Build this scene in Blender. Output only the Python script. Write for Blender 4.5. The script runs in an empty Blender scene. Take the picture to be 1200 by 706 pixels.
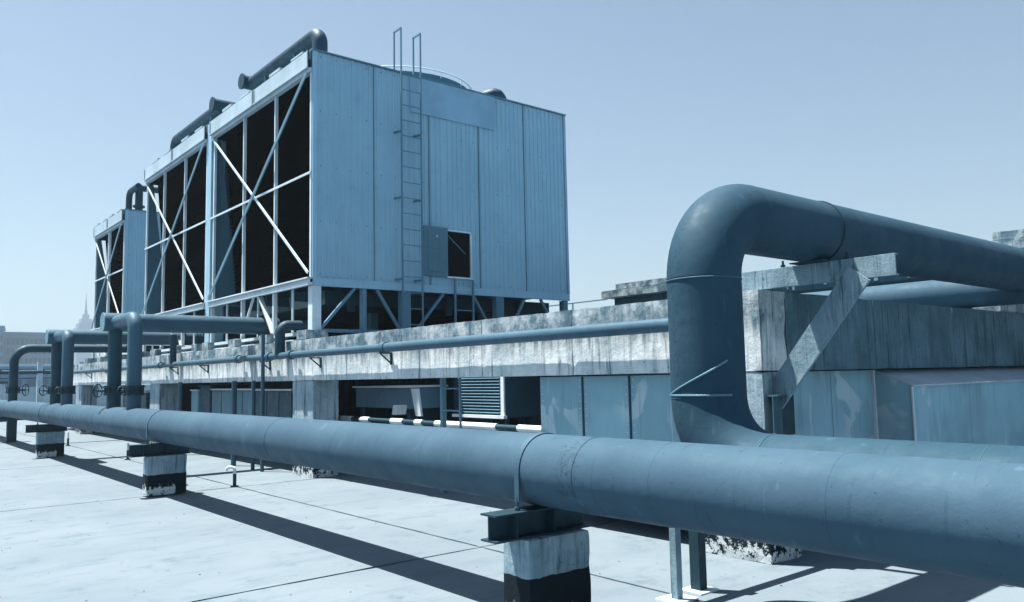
import bpy, math, random
from mathutils import Vector, Matrix, noise

random.seed(7)
S = bpy.context.scene
C = S.collection

# ------------------------------------------------------------------ camera
yaw, pitch, roll = math.radians(39.673), math.radians(5.360), math.radians(-1.170)
F = Vector((math.sin(yaw)*math.cos(pitch), math.cos(yaw)*math.cos(pitch), math.sin(pitch)))
R0 = Vector((math.cos(yaw), -math.sin(yaw), 0)); U0 = R0.cross(F)
R_ = R0*math.cos(roll)+U0*math.sin(roll); U_ = -R0*math.sin(roll)+U0*math.cos(roll)
cam = bpy.data.cameras.new('camera'); camo = bpy.data.objects.new('camera', cam); C.objects.link(camo)
m = Matrix((R_, U_, -F)).transposed().to_4x4(); m.translation = Vector((0, 0, 1.6))
camo.matrix_world = m
cam.sensor_width = 36; cam.lens = 941.17/1200*36
cam.clip_start = .05; cam.clip_end = 9000
S.camera = camo

# ------------------------------------------------------------------ world and sun
SUN_D = Vector((.204, -.30, -1.0)).normalized()
w = bpy.data.worlds.new('World'); S.world = w; w.use_nodes = True
nt = w.node_tree; bg = nt.nodes['Background']
sky = nt.nodes.new('ShaderNodeTexSky'); sky.sky_type = 'NISHITA'; sky.sun_disc = False
sky.sun_elevation = math.asin(-SUN_D.z); sky.sun_rotation = math.radians(326)
sky.air_density = 1.0; sky.dust_density = 1.2; sky.ozone_density = 1.5; sky.altitude = 50
tint = nt.nodes.new('ShaderNodeMix'); tint.data_type = 'RGBA'; tint.blend_type = 'MULTIPLY'
tint.inputs[0].default_value = 1; tint.inputs[7].default_value = (.95, .995, .985, 1)
nt.links.new(sky.outputs[0], tint.inputs[6]); nt.links.new(tint.outputs[2], bg.inputs[0])
bg.inputs[1].default_value = .042
sun = bpy.data.lights.new('sun', 'SUN'); suno = bpy.data.objects.new('sun', sun); C.objects.link(suno)
sun.energy = 5.0; sun.angle = math.radians(.5); sun.color = (1.0, .91, .81)
suno.rotation_euler = SUN_D.to_track_quat('-Z', 'Y').to_euler(); suno.location = (0, 0, 60)
S.view_settings.view_transform = 'Standard'; S.view_settings.look = 'None'
S.view_settings.gamma = 1; S.view_settings.exposure = 1.66; S.view_settings.use_curve_mapping = False
S.cycles.max_bounces = 6; S.cycles.diffuse_bounces = 1

# ------------------------------------------------------------------ materials
def newmat(name):
    m = bpy.data.materials.new(name); m.use_nodes = True
    return m, m.node_tree, m.node_tree.nodes['Principled BSDF']
def N(nt, t, **k):
    n = nt.nodes.new(t)
    for a, b in k.items(): setattr(n, a, b)
    return n
def coords(nt, scale=(1, 1, 1), obj=False):
    if obj:
        g = N(nt, 'ShaderNodeTexCoord'); src = g.outputs['Object']
    else:
        g = N(nt, 'ShaderNodeNewGeometry'); src = g.outputs['Position']
    mp = N(nt, 'ShaderNodeMapping'); mp.inputs['Scale'].default_value = scale
    nt.links.new(src, mp.inputs[0]); return mp.outputs[0]
def nz(nt, vec, scale, detail=4, rough=.55, lo=.4, hi=.6, dist=0):
    n = N(nt, 'ShaderNodeTexNoise'); n.inputs['Scale'].default_value = scale
    n.inputs['Detail'].default_value = detail; n.inputs['Roughness'].default_value = rough
    n.inputs['Distortion'].default_value = dist
    nt.links.new(vec, n.inputs['Vector'])
    r = N(nt, 'ShaderNodeMapRange'); r.interpolation_type = 'SMOOTHSTEP'
    r.inputs[1].default_value = lo; r.inputs[2].default_value = hi
    nt.links.new(n.outputs[0], r.inputs[0]); return r.outputs[0]
def mix(nt, fac, a, b, mode='MIX'):
    x = N(nt, 'ShaderNodeMix', data_type='RGBA', blend_type=mode)
    for sock, v in ((x.inputs[0], fac), (x.inputs[6], a), (x.inputs[7], b)):
        if isinstance(v, (int, float)): sock.default_value = v
        elif isinstance(v, tuple): sock.default_value = (*v, 1)
        else: nt.links.new(v, sock)
    return x.outputs[2]
def mul(nt, a, b, op='MULTIPLY'):
    x = N(nt, 'ShaderNodeMath', operation=op)
    for s, v in zip(x.inputs, (a, b)):
        if isinstance(v, (int, float)): s.default_value = v
        else: nt.links.new(v, s)
    return x.outputs[0]
def bump(nt, bs, h, strength=.3, dist=.01):
    b = N(nt, 'ShaderNodeBump'); b.inputs['Strength'].default_value = strength
    b.inputs['Distance'].default_value = dist
    nt.links.new(h, b.inputs['Height']); nt.links.new(b.outputs[0], bs.inputs['Normal'])

def paint(name, col, rough=.5, dirt=.35, dark=None, streak=True, metal=0, light=None, spec=.4):
    m, nt, bs = newmat(name)
    dark = dark or tuple(c*.55 for c in col); light = light or tuple(min(1, c*1.25) for c in col)
    v = coords(nt); c = mix(nt, nz(nt, v, 1.3, 5, .6, .35, .7), col, light)
    c = mix(nt, mul(nt, nz(nt, v, 5, 6, .7, .52, .75), dirt), c, dark)
    if streak:
        vs = coords(nt, (9, 9, .5)); c = mix(nt, mul(nt, nz(nt, vs, 1.6, 5, .6, .5, .72), dirt*.8), c, dark)
    c = mix(nt, mul(nt, nz(nt, v, 38, 3, .5, .68, .74), dirt), c, tuple(x*.4 for x in col))
    nt.links.new(c, bs.inputs['Base Color'])
    bs.inputs['Roughness'].default_value = rough; bs.inputs['Metallic'].default_value = metal
    bs.inputs['Specular IOR Level'].default_value = spec
    r = N(nt, 'ShaderNodeMapRange'); r.inputs[3].default_value = rough-.08; r.inputs[4].default_value = min(1, rough+.15)
    nt.links.new(nz(nt, v, 7, 4, .6, .3, .7), r.inputs[0]); nt.links.new(r.outputs[0], bs.inputs['Roughness'])
    bump(nt, bs, nz(nt, v, 26, 5, .6, .3, .7), .12, .006)
    bs.inputs['Specular Tint'].default_value = (.5, .78, 1, 1)
    return m

def duct_sheet(name, col, pale):
    m, nt, bs = newmat(name); v = coords(nt)
    c = mix(nt, nz(nt, v, 1.1, 3, .5, .4, .6), col, tuple(x*1.25 for x in col))
    p = mul(nt, nz(nt, v, 2.3, 3, .45, .54, .60, .6), nz(nt, v, .9, 2, .5, .45, .55))
    c = mix(nt, mul(nt, p, .75), c, pale)  # patchy metal reflections painted in as pale blotches
    c = mix(nt, mul(nt, nz(nt, coords(nt, (9, 9, 1.1)), 1.3, 4, .6, .62, .70), .6), c, pale)
    c = mix(nt, mul(nt, nz(nt, coords(nt, (9, 9, .6)), 2.1, 5, .6, .55, .72), .4), c, tuple(x*.5 for x in col))
    nt.links.new(c, bs.inputs['Base Color']); bs.inputs['Roughness'].default_value = .6; bs.inputs['Specular IOR Level'].default_value = .25
    bs.inputs['Specular Tint'].default_value = (.5, .78, 1, 1)
    bump(nt, bs, nz(nt, v, 1.6, 3, .5, .3, .7), .25, .03)
    return m

def pipe_paint(name, col, chalk, axis=(1, 1, 1)):
    m, nt, bs = newmat(name); v = coords(nt)
    c = mix(nt, nz(nt, v, .9, 6, .65, .35, .68), col, chalk)
    c = mix(nt, mul(nt, nz(nt, coords(nt, (2.2, .35, 2.2)), 3, 6, .7, .55, .78), .35), c, tuple(x*.6 for x in col))
    c = mix(nt, mul(nt, nz(nt, coords(nt, (1, 1.0, .22)), 9, 4, .6, .63, .72), .45), c, tuple(min(1, x*1.6) for x in chalk))
    c = mix(nt, mul(nt, nz(nt, v, 34, 3, .5, .70, .74), .5), c, tuple(x*.3 for x in col))
    sy = N(nt, 'ShaderNodeSeparateXYZ'); nt.links.new(v, sy.inputs[0])
    ws = mul(nt, mul(nt, sy.outputs[1], 3.60, 'SUBTRACT'), 7.0); ws = mul(nt, mul(nt, ws, ws), -1.0); ws = mul(nt, ws, 1.0, 'ADD')
    wm = N(nt, 'ShaderNodeClamp'); nt.links.new(ws, wm.inputs[0])
    c = mix(nt, mul(nt, mul(nt, wm.outputs[0], nz(nt, v, 30, 6, .8, .50, .62)), .6), c, tuple(x*.4 for x in col))
    c = mix(nt, mul(nt, nz(nt, coords(nt, (3, 22, 1.0)), 1.3, 5, .6, .60, .70), .35), c, tuple(x*.62 for x in col))
    nt.links.new(c, bs.inputs['Base Color'])
    bs.inputs['Specular IOR Level'].default_value = .12
    r = N(nt, 'ShaderNodeMapRange'); r.inputs[3].default_value = .5; r.inputs[4].default_value = .72
    nt.links.new(nz(nt, v, 5, 5, .6, .3, .7), r.inputs[0]); nt.links.new(r.outputs[0], bs.inputs['Roughness'])
    bs.inputs['Specular Tint'].default_value = (.5, .78, 1, 1)
    bump(nt, bs, mix(nt, .5, nz(nt, v, 14, 6, .65, .3, .7), nz(nt, v, 2.2, 3, .5, .3, .7)), .16, .012)
    return m

def concrete(name, base, dark, light, st=.8, sc=1.0, band=None, wear=None, topstain=None, pale=False):
    """weathered concrete with run-down streaks; band = (z0, z1) black painted band in the object's own height"""
    m, nt, bs = newmat(name); v = coords(nt)
    c = mix(nt, nz(nt, v, 2.2*sc, 7, .65, .35, .65), base, light)
    vs = coords(nt, (7, 7, .55))
    s1 = nz(nt, vs, 1.1*sc, 7, .72, .50, .70, .4); s2 = nz(nt, v, 1.1*sc, 4, .6, .38, .62)
    c = mix(nt, mul(nt, mul(nt, s1, s2), st), c, dark)
    s3 = nz(nt, coords(nt, (11, 11, 1.1)), 1.3*sc, 6, .75, .60, .74, .5)
    c = mix(nt, mul(nt, s3, st*.55), c, dark)
    c = mix(nt, mul(nt, nz(nt, v, 17, 7, .75, .58, .70), st*.7), c, tuple(x*.6 for x in dark))
    c = mix(nt, mul(nt, nz(nt, vs, 3.1, 4, .6, .62, .72), .6), c, tuple(min(.85, x*1.35) for x in light))
    pn = nz(nt, coords(nt, (8, 8, .45)), 1.5*sc, 6, .7, .54, .68, .3)
    c = mix(nt, mul(nt, pn, .55 if pale else .25), c, tuple(min(.8, x*1.9) for x in light) if pale else light)
    dn = nz(nt, coords(nt, (10, 10, .35)), 1.2*sc, 6, .75, .54, .66, .2)
    c = mix(nt, mul(nt, dn, .85), c, dark)
    if topstain:
        g_ = N(nt, 'ShaderNodeNewGeometry'); sz = N(nt, 'ShaderNodeSeparateXYZ'); nt.links.new(g_.outputs['Position'], sz.inputs[0])
        tz = N(nt, 'ShaderNodeMapRange'); tz.interpolation_type = 'SMOOTHSTEP'
        tz.inputs[1].default_value = topstain[0]; tz.inputs[2].default_value = topstain[1]
        edge = mul(nt, sz.outputs[2], mul(nt, nz(nt, coords(nt, (5, 5, .3)), 1.4, 6, .7, .3, .7), .28, 'MULTIPLY'), 'ADD')
        nt.links.new(edge, tz.inputs[0])
        blot = mul(nt, nz(nt, v, 3.3, 6, .7, .38, .62), .60, 'MULTIPLY')
        c = mix(nt, mul(nt, tz.outputs[0], mul(nt, blot, .38, 'ADD')), c, topstain[2])
    if band:
        tc = N(nt, 'ShaderNodeTexCoord'); sx = N(nt, 'ShaderNodeSeparateXYZ'); nt.links.new(tc.outputs['Object'], sx.inputs[0])
        nn = N(nt, 'ShaderNodeTexNoise'); nn.inputs['Scale'].default_value = 9; nt.links.new(tc.outputs['Object'], nn.inputs[0])
        zz = mul(nt, sx.outputs[2], mul(nt, nn.outputs[0], .03), 'ADD')
        hi = mul(nt, zz, band[1]+.015, 'LESS_THAN')
        c = mix(nt, hi, c, (.003, .011, .018))
        if wear:
            low = N(nt, 'ShaderNodeMapRange'); low.inputs[1].default_value = wear[0]; low.inputs[2].default_value = wear[1]
            low.inputs[3].default_value = .37; low.inputs[4].default_value = 0
            nt.links.new(sx.outputs[2], low.inputs[0])
            wx = N(nt, 'ShaderNodeMapRange'); wx.inputs[1].default_value = wear[2]; wx.inputs[2].default_value = wear[3]
            wx.inputs[3].default_value = 0; wx.inputs[4].default_value = 1
            nt.links.new(sx.outputs[0], wx.inputs[0])
            n2 = N(nt, 'ShaderNodeTexNoise'); n2.inputs['Scale'].default_value = 15; n2.inputs['Detail'].default_value = 8
            n2.inputs['Roughness'].default_value = .75; nt.links.new(tc.outputs['Object'], n2.inputs[0])
            f = mul(nt, mul(nt, mul(nt, low.outputs[0], wx.outputs[0]), n2.outputs[0], 'ADD'), .80, 'GREATER_THAN')
            c = mix(nt, f, c, (.50, .58, .62))
    nt.links.new(c, bs.inputs['Base Color'])
    bs.inputs['Roughness'].default_value = .93; bs.inputs['Specular IOR Level'].default_value = .2
    h = mix(nt, .5, nz(nt, v, 30, 8, .7, .2, .8), nz(nt, v, 5, 5, .6, .3, .7))
    bump(nt, bs, h, .5, .012)
    return m

M = {}
M['pipe'] = pipe_paint('grey_blue_pipe_paint', (.036, .076, .116), (.047, .095, .140))
M['riser'] = pipe_paint('riser_pipe_paint', (.021, .056, .088), (.031, .072, .108))
M['header'] = paint('header_pipe_paint', (0.035, 0.082, 0.123), .5, .3)
M['dark_pipe'] = paint('dark_pipe_paint', (0.011, 0.039, 0.059), .55, .4)
M['weld'] = paint('weld_metal', (0.030, 0.078, 0.118), .6, .5)
M['conc'] = concrete('beam_concrete', (.44, .54, .59), (.035, .085, .12), (.68, .75, .79), 1.0, 1, None, None, (1.92, 2.26, (.06, .13, .175)))
M['conc_shade'] = concrete('shade_darkened_concrete', (.055, .115, .150), (.012, .032, .048), (.095, .18, .23), 1.0, 1.0, None, None, None, True)  # shade of the end faces is put into this darker concrete colour
M['col'] = concrete('column_concrete', (0.212, 0.312, 0.381), (0.023, 0.060, 0.091), (0.318, 0.432, 0.508), .7, 1, (0, .40), (.0, .5, -9, -8))
M['pier'] = concrete('pier_concrete', (0.151, 0.251, 0.318), (0.038, 0.086, 0.127), (0.242, 0.354, 0.427), 1.2, 2.2, (0, .33), (.0, .30, .30, .05))
M['pier_far'] = concrete('far_pier_concrete', (0.151, 0.251, 0.318), (0.038, 0.086, 0.127), (0.242, 0.354, 0.427), .8, 1.6, (0, .31), (.10, .25, .17, .12))
M['steel'] = paint('galvanised_steel', (.50, .60, .66), .5, .3, spec=.4)
M['steel_dark'] = paint('shop_primed_steel', (0.011, 0.031, 0.045), .55, .4)
M['steel_mid'] = paint('blue_grey_steel', (0.091, 0.191, 0.263), .5, .35)
M['clad'] = paint('tower_cladding_paint', (.27, .46, .60), .75, .2, light=(.30, .50, .64))
M['clad2'] = paint('plain_cover_sheet', (.20, .345, .47), .7, .15)
M['door'] = paint('hatch_door_paint', (0.083, 0.173, 0.227), .55, .2)
M['fascia'] = paint('pale_fascia_panel', (.36, .46, .53), .5, .3)
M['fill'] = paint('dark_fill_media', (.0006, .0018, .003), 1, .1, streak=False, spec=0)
M['under'] = paint('basin_sheet', (.012, .035, .05), .7, .2)
M['inner'] = paint('partition_sheet', (0.045, 0.121, 0.172), .6, .2)
M['duct'] = duct_sheet('galvanised_duct_sheet', (.20, .36, .445), (.42, .56, .63))
M['ductdark'] = paint('dark_cabinet_sheet', (0.027, 0.069, 0.100), .5, .3)
M['wood'] = concrete('weathered_channel_paint', (.14, .235, .30), (.025, .06, .09), (.21, .32, .39), .9, 2.0)
M['white'] = paint('white_jacket', (.60, .68, .74), .6, .2)
M['seal'] = paint('joint_sealant', (0.023, 0.044, 0.064), .8, .2, streak=False)
M['cityfar'] = paint('far_building_render', (.07, .16, .25), .8, .2)
M['cityglass'] = paint('far_building_glass', (.02, .05, .08), .4, .1, streak=False)
M['citypale'] = paint('far_building_pale', (0.272, 0.372, 0.435), .8, .2)
M['drip'] = concrete('dripped_concrete', (0.045, 0.104, 0.145), (0.015, 0.044, 0.064), (0.068, 0.139, 0.181), .8)

def deck_mat():
    m, nt, bs = newmat('sunlit_roof_screed'); v = coords(nt)
    c = mix(nt, nz(nt, v, .55, 6, .6, .35, .68), (0.129, 0.176, 0.214), (0.150, 0.200, 0.238))
    c = mix(nt, mul(nt, nz(nt, coords(nt, (1, 2.5, 1), ), 1.3, 7, .65, .48, .72), .8), c, (0.106, 0.154, 0.195))
    c = mix(nt, mul(nt, nz(nt, v, 2.4, 8, .78, .52, .72), .8), c, (0.075, 0.118, 0.155))
    c = mix(nt, nz(nt, v, 21, 4, .55, .735, .76), c, (0.023, 0.044, 0.064))
    c = mix(nt, mul(nt, nz(nt, coords(nt, (0.850, 0.850, 0.840)), 6, 5, .6, .66, .72), .6), c, (0.076, 0.121, 0.155))
    nt.links.new(c, bs.inputs['Base Color']); bs.inputs['Roughness'].default_value = .92
    bs.inputs['Specular IOR Level'].default_value = .15
    h = mix(nt, .4, nz(nt, v, 45, 8, .7, .2, .8), nz(nt, v, 2.5, 6, .6, .2, .8))
    bump(nt, bs, h, .35, .012); return m
M['deck'] = deck_mat()

# ------------------------------------------------------------------ mesh helpers
class MB:
    def __init__(s): s.v = []; s.f = []; s.sm = []; s.mi = []
    def add(s, vs, fs, smooth=False, mi=0):
        o = len(s.v); s.v += [tuple(x) for x in vs]
        for f in fs: s.f.append(tuple(i+o for i in f)); s.sm.append(smooth); s.mi.append(mi)
        return s
    def box(s, x0, x1, y0, y1, z0, z1, mi=0):
        vs = [(x, y, z) for z in (z0, z1) for y in (y0, y1) for x in (x0, x1)]
        return s.add(vs, [(0, 2, 3, 1), (4, 5, 7, 6), (0, 1, 5, 4), (2, 6, 7, 3), (0, 4, 6, 2), (1, 3, 7, 5)], mi=mi)
    def bar(s, a, b, w, h, up=(0, 0, 1)):
        a = Vector(a); b = Vector(b); d = (b-a).normalized(); up = Vector(up)
        if abs(d.dot(up)) > .98: up = Vector((0, 1, 0))
        sx = d.cross(up).normalized(); sy = sx.cross(d).normalized()
        vs = [p+sx*(i*w/2)+sy*(j*h/2) for p in (a, b) for (i, j) in ((-1, -1), (1, -1), (1, 1), (-1, 1))]
        return s.add(vs, [(3, 2, 1, 0), (4, 5, 6, 7), (0, 1, 5, 4), (1, 2, 6, 5), (2, 3, 7, 6), (3, 0, 4, 7)])
    def tube(s, pts, r, n=24, caps=True, smooth=True):
        pts = [Vector(p) for p in pts]; k = len(pts); rs = r if isinstance(r, (list, tuple)) else [r]*k
        t0 = (pts[1]-pts[0]).normalized()
        u = Vector((0, 0, 1)) if abs(t0.z) < .9 else Vector((1, 0, 0))
        u = (u-t0*u.dot(t0)).normalized(); vs = []
        for i, p in enumerate(pts):
            t = (pts[min(i+1, k-1)]-pts[max(i-1, 0)]).normalized()
            u = (u-t*u.dot(t)).normalized(); b = t.cross(u)
            for j in range(n):
                a = 2*math.pi*j/n; vs.append(p+(u*math.cos(a)+b*math.sin(a))*rs[i])
        fs = [(i*n+j, i*n+(j+1) % n, (i+1)*n+(j+1) % n, (i+1)*n+j) for i in range(k-1) for j in range(n)]
        s.add(vs, fs, smooth)
        if caps:
            s.add(vs[:n], [tuple(reversed(range(n)))]); s.add(vs[-n:], [tuple(range(n))])
        return s
    def ring(s, c, ax, R, r, n=48, m=8, a0=0, a1=2*math.pi):
        c = Vector(c); ax = Vector(ax).normalized()
        u = Vector((0, 0, 1)) if abs(ax.z) < .9 else Vector((1, 0, 0)); u = (u-ax*u.dot(ax)).normalized(); b = ax.cross(u)
        full = abs(a1-a0-2*math.pi) < 1e-6; k = n if full else n+1; vs = []
        for i in range(k):
            a = a0+(a1-a0)*i/n; d = u*math.cos(a)+b*math.sin(a)
            for j in range(m):
                t = 2*math.pi*j/m; vs.append(c+d*(R+r*math.cos(t))+ax*(r*math.sin(t)))
        fs = [(i*m+j, ((i+1) % k)*m+j, ((i+1) % k)*m+(j+1) % m, i*m+(j+1) % m) for i in range(n) for j in range(m)]
        return s.add(vs, fs, True)
    def prism(s, poly, ax, d0, d1):
        """poly in the two other axes, extruded on axis ax from d0 to d1"""
        def P(a, b, d): return {0: (d, a, b), 1: (a, d, b), 2: (a, b, d)}[ax]
        n = len(poly); vs = [P(a, b, d0) for a, b in poly]+[P(a, b, d1) for a, b in poly]
        return s.add(vs, [tuple(range(n)), tuple(range(2*n-1, n-1, -1))]+[(i, n+i, n+(i+1) % n, (i+1) % n) for i in range(n)])
    def rough(s, x0, x1, y0, y1, z0, z1, step=.12, amp=.004, rnd=.012):
        """a cast block: gridded faces, slightly uneven, with worn arrises"""
        lo = Vector((x0, y0, z0)); hi = Vector((x1, y1, z1)); c = (lo+hi)/2
        n = [max(1, min(90, round((hi[i]-lo[i])/step))) for i in range(3)]; idx = {}; vs = []; fs = []
        def g(i, j, k):
            if (i, j, k) not in idx:
                q = (i, j, k); p = Vector([lo[a]+(hi[a]-lo[a])*q[a]/n[a] for a in range(3)])
                ext = [q[a] in (0, n[a]) for a in range(3)]
                e = sum(ext); d = Vector([(1 if q[a] == n[a] else -1) if ext[a] else 0 for a in range(3)])
                h = noise.noise(p*2.3)*amp+noise.noise(p*9)*amp*.6
                if e >= 2: h -= rnd*(.35+max(0, noise.noise(p*7+Vector((5, 5, 5))))*2.2)*(1 if e == 2 else 1.3)
                idx[q] = len(vs); vs.append(p+d*h)
            return idx[(i, j, k)]
        for a in range(3):
            b, cc = [(1, 2), (2, 0), (0, 1)][a]
            for side in (0, n[a]):
                for i in range(n[b]):
                    for j in range(n[cc]):
                        q = []
                        for (di, dj) in ((0, 0), (1, 0), (1, 1), (0, 1)):
                            t = [0, 0, 0]; t[a] = side; t[b] = i+di; t[cc] = j+dj; q.append(g(*t))
                        fs.append(tuple(q) if side else tuple(reversed(q)))
        return s.add(vs, fs)
    def build(s, name, mat, parent=None, bevel=0, **props):
        me = bpy.data.meshes.new(name)
        o = Vector((0, 0, 0))
        if parent is not None: o = world_loc(parent)
        me.from_pydata([tuple(Vector(v)-o) for v in s.v], [], s.f)
        for mm in (mat if isinstance(mat, (list, tuple)) else [mat]): me.materials.append(mm)
        me.polygons.foreach_set('use_smooth', s.sm); me.polygons.foreach_set('material_index', s.mi)
        me.update(); ob = bpy.data.objects.new(name, me); C.objects.link(ob)
        if parent is not None: ob.parent = parent
        if bevel:
            b = ob.modifiers.new('bevel', 'BEVEL'); b.width = bevel; b.segments = 2; b.limit_method = 'ANGLE'
        for k, v in props.items(): ob[k] = v
        return ob
def world_loc(o):
    p = Vector((0, 0, 0))
    while o is not None: p = p+o.location; o = o.parent
    return p
def thing(name, label, cat, loc, group=None):
    o = bpy.data.objects.new(name, None); C.objects.link(o); o.location = loc; o.empty_display_size = .2
    o['label'] = label; o['category'] = cat
    if group: o['group'] = group
    return o
def tag(o, label, cat, group=None):
    o['label'] = label; o['category'] = cat
    if group: o['group'] = group
    return o
def copy_part(o, parent, delta):
    c = o.copy(); C.objects.link(c); c.parent = parent; c.location = o.location+Vector(delta); return c
def copy_tree(o, parent=None, loc=None):
    c = o.copy(); C.objects.link(c)
    if parent: c.parent = parent
    if loc is not None: c.location = loc
    for ch in list(o.children): copy_tree(ch, c)
    return c
def arc(c, a, b, r, n=12):
    """quarter bend centred at c from direction a to direction b"""
    c = Vector(c); a = Vector(a); b = Vector(b)
    return [c+a*(r*math.cos(t*math.pi/2/n))+b*(r*math.sin(t*math.pi/2/n)) for t in range(n+1)]

# ================================================================== SETTING
g = MB(); n = 48; rad = 2400
g.add([(0, 0, -30)]+[(rad*math.cos(2*math.pi*i/n), rad*math.sin(2*math.pi*i/n), -30) for i in range(n)], [(0, i+1, (i+1) % n+1) for i in range(n)])
o = g.build('ground', M['cityfar']); o['kind'] = 'structure'
# roof deck: an underlay sheet in dark sealant and the separate screed slabs cast on it
base = MB().box(-19.6, 34.9, -12.1, 60.9, -29.9, -.03).build('roof_deck', M['seal']); base['kind'] = 'structure'
XS = [-19.6, -13.6, -7.5, -1.4, 4.7, 10.8, 16.9, 22.9, 28.9, 34.9]
YS = [-12.1, -6.0, .1, 6.2, 12.35, 18.5, 24.6, 30.7, 36.8, 42.9, 48.9, 54.9, 60.9]
for i in range(len(XS)-1):
    for j in range(len(YS)-1):
        x0, x1, y0, y1 = XS[i], XS[i+1], YS[j], YS[j+1]; k = 56 if (-8 < x0 < 9 and 0 < y0 < 20) else 12
        poly = []
        def J(t, s): return .012+.014*abs(noise.noise(Vector((t*5, s, 0))))+.022*max(0, noise.noise(Vector((t*1.3, s+9, 2))))
        for t in range(k): a = x0+(x1-x0)*t/k; poly.append((a, y0+J(a, j*3.1)))
        for t in range(k): a = y0+(y1-y0)*t/k; poly.append((x1-J(a, i*5.7), a))
        for t in range(k): a = x1+(x0-x1)*t/k; poly.append((a, y1-J(a, j*3.1+3)))
        for t in range(k): a = y1+(y0-y1)*t/k; poly.append((x0+J(a, i*5.7+4), a))
        MB().prism(poly, 2, -.03, 0).build('roof_slab', M['deck'], base)
gr = MB(); rg = random.Random(11)
for k in range(420):
    x = rg.uniform(-3, 7.5); y = rg.uniform(1.5, 22); q = rg.uniform(.004, .013); h_ = q*.7; a = rg.uniform(0, 3)
    ps = [(x+q*math.cos(a+i*1.57)*rg.uniform(.6, 1.2), y+q*math.sin(a+i*1.57)*rg.uniform(.6, 1.2), .0005) for i in range(4)]
    gr.add(ps+[(x, y, h_)], [(0, 1, 4), (1, 2, 4), (2, 3, 4), (3, 0, 4)])
gr = gr.build('roof_grit', M['seal']); gr['kind'] = 'stuff'; gr['label'] = 'scattered small grit lying on the sunlit roof slabs'
# parapet and railing at the far edge of the roof
t = thing('roof_parapet', 'low concrete parapet with a railing at the far left edge of the roof', 'parapet', (-19, 58, 0))
MB().box(-19, 34, 58, 58.3, 0, 1.55).build('parapet_wall', M['citypale'], t)
for z in (2.1, 2.65): MB().bar((-19, 58.15, z), (34, 58.15, z), .06, .06).build('rail', M['steel_dark'], t)
for i in range(24): MB().bar((-18.5+i*2.2, 58.15, 1.55), (-18.5+i*2.2, 58.15, 2.65), .06, .06).build('rail_post', M['steel_dark'], t)

# ================================================================== FOREGROUND PIPE AND PIERS
PX, PZ, PR = 3.6, .98, .235
t = thing('main_pipe', 'long thick blue-grey pipe running the length of the roof on concrete piers in the foreground', 'pipe', (PX, 0, PZ))
MB().tube([(PX, -7+k*1.0, PZ) for k in range(66)], PR, 64).build('pipe_barrel', M['pipe'], t)
for y in (1.92, 2.945, 3.54, 5.2, 6.66, 8.12, 10.1, 14.9, 17.5, 23.4):
    big = y in (3.54, 8.12)
    MB().ring((PX, y, PZ), (0, 1, 0), PR-.001, .005 if big else .0022, 64, 6).build('weld_seam', M['pipe'], t)
for y in (4.04, 12.3, 20.75):
    m_ = MB(); k = 24; vs = []
    for wdt in (-.022, .022):
        for rr in (PR+.002, PR+.008):
            for i in range(k+1):
                a = math.pi*i/k; vs.append((PX+rr*math.cos(a), y+wdt, PZ+rr*math.sin(a)))
    q = k+1
    fs = []
    for i in range(k):
        fs += [(q+i, q+i+1, 3*q+i+1, 3*q+i), (i, 2*q+i, 2*q+i+1, i+1), (i, i+1, q+i+1, q+i), (2*q+i, 3*q+i, 3*q+i+1, 2*q+i+1)]
    m_.add(vs, fs)
    for sx in (-1, 1):
        x = PX+sx*(PR+.005)
        m_.box(x-.004, x+.004, y-.022, y+.022, .80, PZ+.001)
        m_.tube([(x, y, .725), (x, y, .83)], .009, 8); m_.tube([(x, y, .747), (x, y, .765)], .02, 6, smooth=False)
    m_.build('pipe_strap', M['header'], t)

def ibeam(mb, x0, x1, yc, z0, z1, w=.16):
    tf = .012
    mb.box(x0, x1, yc-w/2, yc+w/2, z1-tf, z1); mb.box(x0, x1, yc-w/2, yc+w/2, z0, z0+tf); mb.box(x0, x1, yc-.005, yc+.005, z0+tf, z1-tf)
def pier(y, far, lab):
    t = thing('concrete_pier', lab, 'pier', (3.6, y, 0), 'concrete piers under the long foreground pipe')
    MB().rough(3.35, 3.885, y-.13, y+.13, .02, .57, .03, .0025, .004).build('pier_block', M['pier_far'] if far else M['pier'], t)
    b = MB(); ibeam(b, 3.13, 3.95, y, .573, .743)
    for x in (3.30, 3.62): b.box(x, x+.01, y-.075, y+.075, .585, .731)
    b.build('cross_beam', M['steel_dark'], t); return t
pier(4.05, 0, 'black and white painted pier in front, nearest one under the long pipe')
pier(12.3, 1, 'second concrete pier with worn white paint at its foot, under the long pipe')
pier(20.75, 1, 'farthest concrete pier under the long pipe, beside the left pipe risers')
t = thing('pipe_trestle', 'dark steel T-shaped trestle under the far left end of the long pipe', 'pipe support', (3.75, 27.4, 0))
MB().box(3.66, 3.9, 27.3, 27.5, 0, .62).build('post', M['steel_dark'], t)
MB().box(2.6, 4.1, 27.3, 27.5, .62, .745).build('cross_arm', M['steel_dark'], t)
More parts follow.
